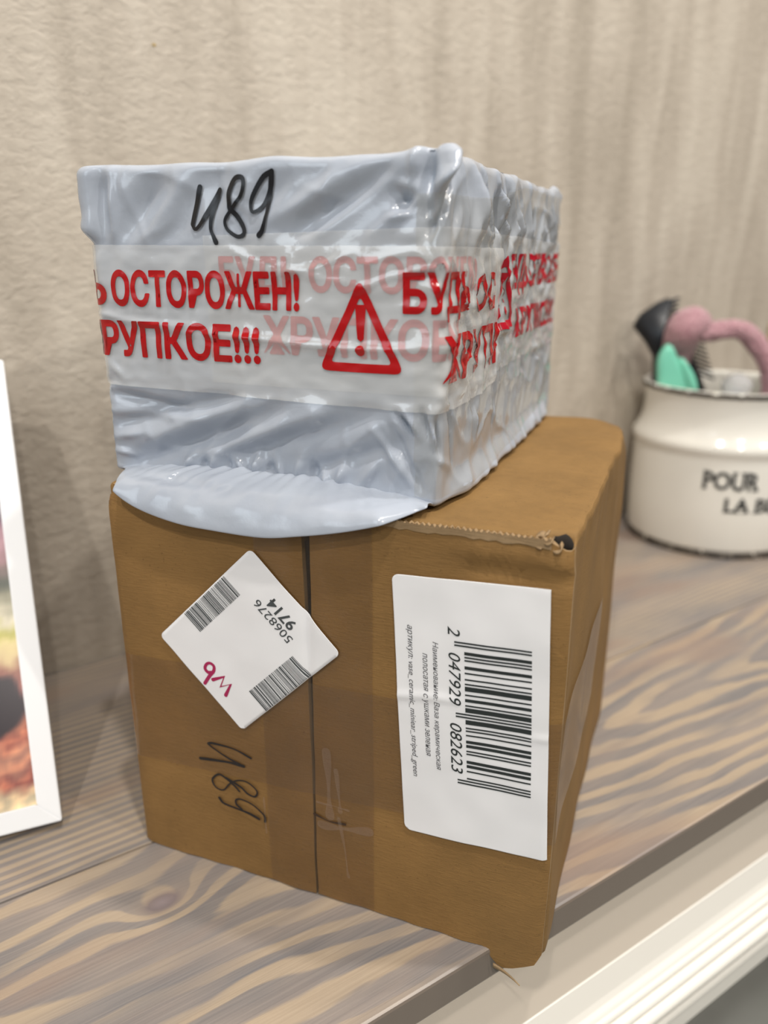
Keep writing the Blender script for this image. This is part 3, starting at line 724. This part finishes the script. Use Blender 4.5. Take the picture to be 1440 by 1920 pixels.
for bm in und:
    bmesh.ops.triangulate(bm, faces=bm.faces); clip(bm, 0, .0595, True); clip(bm, 0, .400, False); lattice(bm, .0020)
    map_obj('red_lettering', bm, lambda s, z: psurf(s, z, .00070), RED_U, t_under, pc)
# marker number
pk = [([(.0589, .1229), (.0547, .1105), (.0544, .1087), (.0562, .1073), (.061, .1118), (.0675, .1216)], .0018), ([(.0675, .1216), (.0643, .1138), (.0631, .1076), (.0643, .1041), (.0653, .1021)], .0018),
      ([(.0725, .1151), (.0730, .1212), (.0758, .1254), (.0792, .1257), (.0798, .1230), (.0779, .1190), (.0733, .1144), (.0700, .1103), (.0710, .1068), (.0752, .1043), (.0782, .1050), (.0784, .1074), (.0757, .1116), (.0727, .1145)], .0017),
      ([(.0923, .1275), (.0882, .1254), (.0837, .1195), (.0822, .1156), (.0833, .1132), (.0876, .1155), (.0912, .1220), (.0923, .1275)], .0017), ([(.0923, .1275), (.0907, .1200), (.0891, .1121), (.0871, .1067), (.0853, .1046)], .0018)]
map_obj('marker_number', join_bm([stroke_bm(p, w_) for p, w_ in pk]), lambda s, z: psurf(s, z, .00080), INK, parcel, pc)

# ------------------------------------------------------------------ picture frame
fa = R(23.5-33.4); lean = R(31.3)
frame = thing('picture_frame', 'white picture frame with a blurry colour photograph, leaning left of the boxes', 'picture frame', (.0455, .1852, .001), fa)
WHITE = plain('white_lacquer', lin(240, 241, 243), .35)
FWd, FH, FB, FTk = .200, .2695, .0112, .012
def fl(x, h, dpt):   # frame local -> leaning; dpt = depth behind the front plane
    return (x, math.sin(lean)*h+math.cos(lean)*dpt, math.cos(lean)*h-math.sin(lean)*dpt+FTk*math.sin(lean))
def bar(name, quadr):
    o_, i_ = quadr[:2], quadr[2:]
    P = []
    # cross-section: outer edge slightly lower than the ridge, inner lip steps back
    for (x, h), d in ((quadr[0], .0006), (quadr[1], .0006), (quadr[2], .0), (quadr[3], .0), ):
        P.append(fl(x, h, d))
    for (x, h) in quadr: P.append(fl(x, h, FTk))
    fs = [(0, 1, 2, 3), (7, 6, 5, 4), (0, 4, 5, 1), (1, 5, 6, 2), (2, 6, 7, 3), (3, 7, 4, 0)]
    o = mesh_obj(name, P, fs, WHITE, frame, False)
    bm = bmesh.new(); bm.from_mesh(o.data); bmesh.ops.recalc_face_normals(bm, faces=bm.faces)
    bmesh.ops.bevel(bm, geom=bm.edges[:], offset=.0005, segments=2, affect='EDGES'); bm.to_mesh(o.data); bm.free()
x0, x1, h0, h1, b = -FWd, 0, 0, FH, FB
bar('frame_bar', [(x0, h0), (x1, h0), (x1-b, h0+b), (x0+b, h0+b)]); bar('frame_bar', [(x1, h0), (x1, h1), (x1-b, h1-b), (x1-b, h0+b)])
bar('frame_bar', [(x1, h1), (x0, h1), (x0+b, h1-b), (x1-b, h1-b)]); bar('frame_bar', [(x0, h1), (x0, h0), (x0+b, h0+b), (x0+b, h1-b)])
# printed photograph (flat print, painted as vertex colours)
nx, ny = 90, 130; X, Hh = np.meshgrid(np.linspace(x0+b*.9, x1-b*.9, nx), np.linspace(h0+b*.9, h1-b*.9, ny)); xf = X.ravel(); hf = Hh.ravel()
P = np.array([fl(x, h, .004) for x, h in zip(xf, hf)])
pm = M('printed_photograph'); at_ = pm.n('ShaderNodeVertexColor'); at_.layer_name = 'print'; pm.col(at_.outputs[0]); pm.set(Roughness=.3)
pic = mesh_obj('photograph', P, grid_faces(nx, ny), pm.m, frame)
stops = [(.006, (226, 208, 170)), (.018, (214, 186, 150)), (.026, (150, 84, 74)), (.036, (196, 138, 112)), (.046, (170, 96, 78)), (.058, (192, 122, 92)), (.070, (170, 104, 96)), (.085, (150, 96, 80)), (.092, (214, 190, 140)), (.101, (222, 204, 140)), (.108, (178, 172, 72)), (.116, (224, 214, 186)), (.124, (120, 116, 92)), (.134, (62, 68, 52)), (.146, (150, 112, 116)), (.158, (186, 142, 150)), (.172, (120, 88, 104)), (.184, (32, 38, 52)), (.215, (48, 52, 66)), (.235, (150, 150, 140)), (.262, (190, 186, 170))]
sp_ = np.array([s[0] for s in stops]); sc_ = np.array([s[1] for s in stops], float)
hh = hf+.006*pn(xf*60, hf*60)+.0035*pn(xf*160+3, hf*160)
col = np.stack([np.interp(hh, sp_, sc_[:, k]) for k in range(3)], 1)
leaf = np.clip(pn(xf*170+7, hf*230), -.5, .8)[:, None]*ss(.085, .06, hf)[:, None]; col += leaf*np.array([60, 42, 24])
dk = ss(1.12, .92, np.sqrt(((xf+.034)/.0235)**2+((hf-.066)/.0190)**2)+.12*pn(xf*90, hf*90))[:, None]; col = col*(1-dk)+np.array([34, 20, 30])*dk
dk = ss(1.1, .9, np.sqrt(((xf+.105)/.045)**2+((hf-.12)/.085)**2))[:, None]; col = col*(1-dk)+np.array([52, 40, 48])*dk
col = np.clip(col, 0, 255)/255; colL = np.where(col > .04045, ((col+.055)/1.055)**2.4, col/12.92)
ca = pic.data.color_attributes.new('print', 'FLOAT_COLOR', 'POINT'); ca.data.foreach_set('color', np.hstack([colL, np.ones((len(colL), 1))]).ravel())
bk = [fl(x, h, .0095) for x, h in ((x0+.002, h0+.002), (x1-.002, h0+.002), (x1-.002, h1-.002), (x0+.002, h1-.002))]+[fl(x, h, .0115) for x, h in ((x0+.002, h0+.002), (x1-.002, h0+.002), (x1-.002, h1-.002), (x0+.002, h1-.002))]
mesh_obj('backing_board', bk, [(0, 1, 2, 3), (7, 6, 5, 4), (0, 4, 5, 1), (1, 5, 6, 2), (2, 6, 7, 3), (3, 7, 4, 0)], plain('backing', lin(120, 100, 80), .8), frame, False)
# easel strut at the back
t0 = Vector(fl(-.10, .17, .012)); bm = bmesh.new(); foot = Vector((-.10, t0.y+.018, .001))
P = [t0+Vector((-.02, 0, 0)), t0+Vector((.02, 0, 0)), foot+Vector((.028, 0, 0)), foot+Vector((-.028, 0, 0))]; Q = [p+Vector((0, .002, 0)) for p in P]
vs = [bm.verts.new(p) for p in P+Q]
for f in [(0, 1, 2, 3), (7, 6, 5, 4), (0, 4, 5, 1), (1, 5, 6, 2), (2, 6, 7, 3), (3, 7, 4, 0)]: bm.faces.new([vs[i] for i in f])
bm_obj('easel_strut', bm, plain('strut', lin(110, 92, 74), .8), frame, False)

# ------------------------------------------------------------------ ceramic jar
JX, JY = .760, .290
jar = thing('ceramic_jar', 'white ceramic crock with black lettering and dark worn rims, at the right by the wall', 'jar', (JX, JY, 0))
cm = M('cream_ceramic'); cm.set(Base_Color=(*lin(240, 238, 230), 1), Roughness=.14, Coat_Weight=.4, Coat_Roughness=.05); CER = cm.m
DRIM = M('dark_worn_rim'); nz = DRIM.noise(DRIM.coord(), 150, 4, .7); DRIM.col(DRIM.ramp(nz, [(.38, lin(44, 38, 32)), (.58, lin(74, 66, 56)), (.66, lin(205, 198, 184))])); DRIM.set(Roughness=.5); DRIM = DRIM.m
pr = [(.0, .006), (.080, .006), (.0868, .0062), (.0880, .010), (.0888, .05), (.0888, .098), (.0885, .1035), (.0892, .1060), (.0908, .1090), (.0915, .1125), (.0905, .1160), (.0880, .1200), (.0850, .1260), (.0828, .1340), (.0820, .1430), (.0823, .1530), (.0835, .1600), (.0848, .1640)]
vs, fs = lathe(pr, 128); mesh_obj('jar_body', vs, fs, CER, jar)
pr = [(.0780, .0), (.0868, .0), (.0886, .0016), (.0888, .0045), (.0878, .0066), (.0800, .0066)]
vs, fs = lathe(pr, 160); V = np.array(vs); a = np.arctan2(V[:, 1], V[:, 0]); V[:, 2] = np.maximum(V[:, 2]+np.where(V[:, 2] > .004, .0010*pn(a*14, a*0), 0), 0)
mesh_obj('base_rim', V, fs, DRIM, jar)
pr = [(.0858, .1670), (.0846, .1685), (.0820, .1688), (.0802, .1670), (.0800, .1620)]
vs, fs = lathe(pr, 96); mesh_obj('inner_lip', vs, fs, CER, jar)
pr = [(.0846, .1630), (.0860, .1648), (.0861, .1668), (.0850, .1681)]
vs, fs = lathe(pr, 160); V = np.array(vs); a = np.arctan2(V[:, 1], V[:, 0]); V[:, 2] += .0007*pn(a*16+3, a*0)
mesh_obj('top_rim', V, fs, DRIM, jar)
pr = [(.0808, .1640), (.0790, .1560), (.0780, .1430), (.0830, .1180), (.0850, .1000), (.0850, .0120), (.0, .0120)]
vs, fs = lathe(pr, 96); o = mesh_obj('jar_inside', vs, fs, CER, jar)
def jar_map(off):
    return lambda x, z: np.stack([(.0889+off)*np.cos(x), (.0889+off)*np.sin(x), z], 1)
def jtxt(s, a0, a1, z0, z1):
    return join_bm([fit_text(s, R(a0+d), R(a1+d), z0, z1, bold=.02) for d in (-.22, .22)])
# serif lettering: sans text with little slab feet
tx = [jtxt('POUR', -153.5, -119.5, .0735, .0920), jtxt('LA BE', -139.0, -106.0, .0505, .0655)]
def serif(a, z, w_=1.6):
    b_ = bmesh.new(); quad(b_, R(a-w_), R(a+w_), z-.0007, z+.0007); return b_
for a in (-152.4, -122.4, -121.0, -131.5): tx.append(serif(a, .0739))
for a in (-152.4, -134.8, -129.6, -126.6): tx.append(serif(a, .0916))
for a in (-138.2, -131.0, -127.0, -120.0): tx.append(serif(a, .0509, 1.3))
bm = join_bm(tx); lattice(bm, R(3))
map_obj('jar_lettering', bm, jar_map(.0004), plain('jar_print', lin(58, 60, 60), .4), jar)

# ------------------------------------------------------------------ things standing in the jar
BLK = plain('black_plastic', (.008, .010, .014), .35)
def ball_fuzz(name, pts, rad, mat, label, cat, step=.004, fuzz=.004, seed=1, closed=False):
    """thick fluffy tube along pts with an uneven pile surface"""
    p = catmull(pts, 10) if len(pts) > 2 else np.array(pts); n = 28
    d = np.gradient(p, axis=0); d /= np.linalg.norm(d, axis=1)[:, None]; V = []
    rr = np.interp(np.linspace(0, 1, len(p)), np.linspace(0, 1, len(rad)), rad)
    # rounded ends
    P = [p[0]-d[0]*rr[0]*f for f in (.95, .8, .5)]+list(p)+[p[-1]+d[-1]*rr[-1]*f for f in (.5, .8, .95)]
    Dd = [d[0]]*3+list(d)+[d[-1]]*3; RR = [rr[0]*f for f in (.3, .6, .87)]+list(rr)+[rr[-1]*f for f in (.87, .6, .3)]
    for q, dd, r_ in zip(P, Dd, RR):
        a = np.cross(dd, [0.1, .2, 1]); a /= np.linalg.norm(a); b_ = np.cross(dd, a)
        for k in range(n):
            t = 2*math.pi*k/n; V.append(np.array(q)+(a*math.cos(t)+b_*math.sin(t))*r_)
    V = np.array(V); base = p[0].copy()
    idx = np.arange(len(V)); ring_i = idx//n; k_i = idx % n
    noise = pn(ring_i*.9+seed, np.cos(k_i/n*6.283)*4+seed)+.8*pn(ring_i*1.7, np.sin(k_i/n*6.283)*7+seed)+.6*np.random.RandomState(seed).uniform(-1, 1, len(V))
    cen = np.repeat(np.array(P), n, axis=0); nv = V-cen; nv /= np.linalg.norm(nv, axis=1)[:, None]+1e-9
    V += nv*(noise*fuzz*.6)[:, None]
    f = grid_faces(n, len(P), True)+[tuple(range(n))[::-1], tuple(range((len(P)-1)*n, len(P)*n))]
    o = mesh_obj(name, V, f, mat, None, True, base); o.location = base; tag(o, label, cat)
    md = o.modifiers.new('s', 'SUBSURF'); md.levels = 1; md.render_levels = 1
    return o
pkm = M('pink_plush'); nz = pkm.noise(pkm.coord(), 350, 3, .7); pkm.col(pkm.ramp(nz, [(.35, lin(176, 122, 132)), (.65, lin(214, 168, 176))])); pkm.set(Roughness=.95, Sheen_Weight=.4); pkm.bump(nz, .004, 1)
hb = np.array
ball_fuzz('plush_headband', [hb((.7365, .3440, .150)), hb((.7300, .3370, .190)), hb((.7165, .3187, .222)), hb((.7250, .3130, .2275)), hb((.7337, .3074, .2195)), hb((.7600, .2880, .2225)), hb((.7787, .2777, .2095)), hb((.7950, .2660, .183)), hb((.8000, .2620, .150))],
          [.013, .016, .019, .0175, .011, .0095, .0105, .011, .011], pkm.m, 'fluffy pink headband arching out of the white crock', 'headband', fuzz=.0022)
yl = M('cream_plush'); nz = yl.noise(yl.coord(), 350, 3, .7); yl.col(yl.ramp(nz, [(.35, lin(204, 190, 150)), (.65, lin(230, 220, 184))])); yl.set(Roughness=.95); yl.bump(nz, .004, 1)
ball_fuzz('plush_scrunchie', [hb((.808, .262, .155)), hb((.806, .262, .19)), hb((.800, .268, .2225)), hb((.816, .258, .232)), hb((.832, .252, .205)), hb((.834, .250, .160))], [.010, .010, .0105, .011, .010, .010], yl.m, 'pale cream fluffy scrunchie in the crock at the right edge', 'scrunchie', fuzz=.002, seed=5)
# helper: a flat plate standing in the plane that faces the camera sideways (x' across, z up), at a point
PV = Vector((.835, -.5505, 0)); PN = Vector((.5505, .835, 0))
def plate(bm, pts, thick, org):
    """pts (across, up) polygon extruded along the depth direction"""
    n = len(pts); A_ = [bm.verts.new(Vector(org)+PV*p[0]+Vector((0, 0, p[1]))-PN*thick/2) for p in pts]; B2 = [bm.verts.new(v.co+PN*thick) for v in A_]
    bm.faces.new(A_); bm.faces.new(B2[::-1])
    for i in range(n): bm.faces.new((A_[i], A_[(i+1) % n], B2[(i+1) % n], B2[i]))
def finish(bm, bev):
    bmesh.ops.recalc_face_normals(bm, faces=bm.faces)
    if bev: bmesh.ops.bevel(bm, geom=bm.edges[:], offset=bev, segments=2, affect='EDGES')
# black paddle brush: head tilted, bristles on its upper right
br = thing('hair_brush', 'black hair brush leaning out behind the pink headband', 'brush', (.711, .3487, .012))
bm = bmesh.new(); plate(bm, [(-.026, .211), (-.019, .224), (-.002, .236), (.009, .2405), (.013, .238), (.009, .222), (.011, .196), (.011, .175), (.011, .155), (.001, .152), (-.001, .180), (-.012, .196)], .012, (0, 0, 0)); finish(bm, .0015); bm_obj('brush_head', bm, BLK, br)
bm = bmesh.new(); plate(bm, [(.001, .152), (.011, .155), (.030, .012), (.020, .010)], .010, (0, 0, 0)); finish(bm, .001); bm_obj('handle', bm, BLK, br)
bm = bmesh.new()
for i in range(9):
    for k in range(3):
        t = i/8; p = Vector((0, 0, 0))+PV*(.009+.004*t*0)+Vector((0, 0, .200+.036*t))+PN*(-.004+.004*k)
        q = p+PV*.010+Vector((0, 0, .005))
        r_ = bmesh.ops.create_cone(bm, segments=6, radius1=.0006, radius2=.0006, depth=(q-p).length, cap_ends=True, matrix=Matrix.Translation((p+q)/2) @ (q-p).to_track_quat('Z', 'Y').to_matrix().to_4x4())
o = bm_obj('bristles', bm, BLK, br); o['kind'] = 'stuff'
# black comb
cb = thing('hair_comb', 'black comb with its teeth to the right, leaning in the crock under the headband', 'comb', (.7506, .3327, .012))
bm = bmesh.new(); plate(bm, [(-.022, .218), (-.012, .216), (-.004, .190), (.010, .165), (.022, .140), (.030, .012), (.018, .012), (.010, .135), (-.012, .165), (-.020, .190)], .004, (0, 0, 0)); finish(bm, .0008); bm_obj('comb_spine', bm, BLK, cb)
for i in range(11):
    t = i/10; bx, bz = -.012+.024*t, .212-.050*t
    bm = bmesh.new(); L = .021-.004*t; plate(bm, [(bx, bz), (bx+L, bz-.007), (bx+L, bz-.0092), (bx, bz-.0032)], .003, (0, 0, 0)); finish(bm, 0); bm_obj('tooth', bm, BLK, cb, False)
# mint clip
cl = thing('hair_clip', 'mint green glossy plastic hair clip at the left rim of the white crock', 'hair clip', (.705, .318, .110))
MINT = plain('mint_plastic', lin(128, 210, 184), .18, .5)
def shell(pts, org, th, bulge):
    n = len(pts); bm = bmesh.new(); c = np.mean(pts, axis=0); rings = []
    for f, dd in ((1, 0), (.96, .5), (.8, .85), (.45, 1.0)):
        rings.append([bm.verts.new(Vector(org)+PV*(c[0]+(p[0]-c[0])*f)+Vector((0, 0, c[1]+(p[1]-c[1])*f))-PN*(th/2+bulge*dd)) for p in pts])
    back = [bm.verts.new(v.co+PN*th) for v in rings[0]]
    for a_, b_ in zip(rings[:-1], rings[1:]):
        for i in range(n): bm.faces.new((a_[i], a_[(i+1) % n], b_[(i+1) % n], b_[i]))
    for i in range(n): bm.faces.new((back[i], back[(i+1) % n], rings[0][(i+1) % n], rings[0][i]))
    bm.faces.new(rings[-1]); bm.faces.new(back[::-1]); bmesh.ops.recalc_face_normals(bm, faces=bm.faces); return bm
op = catmull([(-.012, .02), (-.0150, .050), (-.0185, .080), (-.012, .0965), (-.005, .0955), (.004, .080), (.014, .066), (.022, .052), (.018, .02), (.0, .005)], 5)
bm_obj('clip_shell', shell(op, (0, 0, 0), .006, .004), MINT, cl)
ip = catmull([(.003, .084), (.008, .083), (.020, .067), (.026, .050), (.020, .045), (.010, .062)], 5)
bm_obj('clip_arm', shell(ip, (0, 0, 0), .004, .008), MINT, cl)
# clear ball
gl = M('clear_plastic'); gl.set(Base_Color=(.9, .9, .93, 1), Roughness=.08, Transmission_Weight=.75, IOR=1.3)
bm = bmesh.new(); bmesh.ops.create_icosphere(bm, subdivisions=4, radius=.0155)
for v in bm.verts: v.co.z *= .95; v.co *= 1+.03*math.sin(v.co.z*400)
o = bm_obj('hair_tie_bead', bm, gl.m); o.location = (.7605, .2795, .1640); tag(o, 'clear plastic hair-tie bead in front of the comb in the crock', 'bead')
# small dark brush handle
hb_ = thing('wooden_brush', 'dark brown round brush lying in the crock under the headband, right', 'brush', (.800, .252, .10))
vs, fs = lathe([(.0, -.03), (.006, -.03), (.0075, .0), (.011, .030), (.0125, .060), (.0135, .078), (.012, .084), (.0, .086)], 32)
o = mesh_obj('brush_barrel', vs, fs, plain('brown_barrel', lin(92, 76, 70), .5), hb_); o.rotation_euler = (R(10), R(-14), 0)
vs, fs = lathe([(.0128, .052), (.0142, .054), (.0142, .058), (.0130, .060)], 32); o = mesh_obj('metal_ring', vs, fs, plain('dull_metal', lin(150, 140, 140), .3, .5, Metallic=.7), hb_); o.rotation_euler = (R(10), R(-14), 0)

# ------------------------------------------------------------------ dark mat on the floor
bm = bmesh.new(); box_bm(bm, 1.165, 1.7, .26, .36, -.9, -.885, .003)
shift(bm, (1.4, .3, -.9)); o = bm_obj('floor_mat', bm, plain('dark_brown_mat', lin(70, 52, 44), .9)); o.location = (1.4, .3, -.9)
tag(o, 'dark brown mat on the pale floor below the shelf', 'mat')
# tiny ochre stain on the wall
bm = bmesh.new(); bmesh.ops.create_circle(bm, cap_ends=True, segments=12, radius=.0011)
for v in bm.verts: v.co = Vector((v.co.x*(1.2+.4*math.sin(v.co.y*4000)), 0, v.co.y*.8))
o = bm_obj('stain', bm, plain('ochre_stain', lin(176, 150, 92), .8)); o.parent = bpy.data.objects['wall_back']; o.location = (.1945, wall_y(.1945)-.0004, .4275)
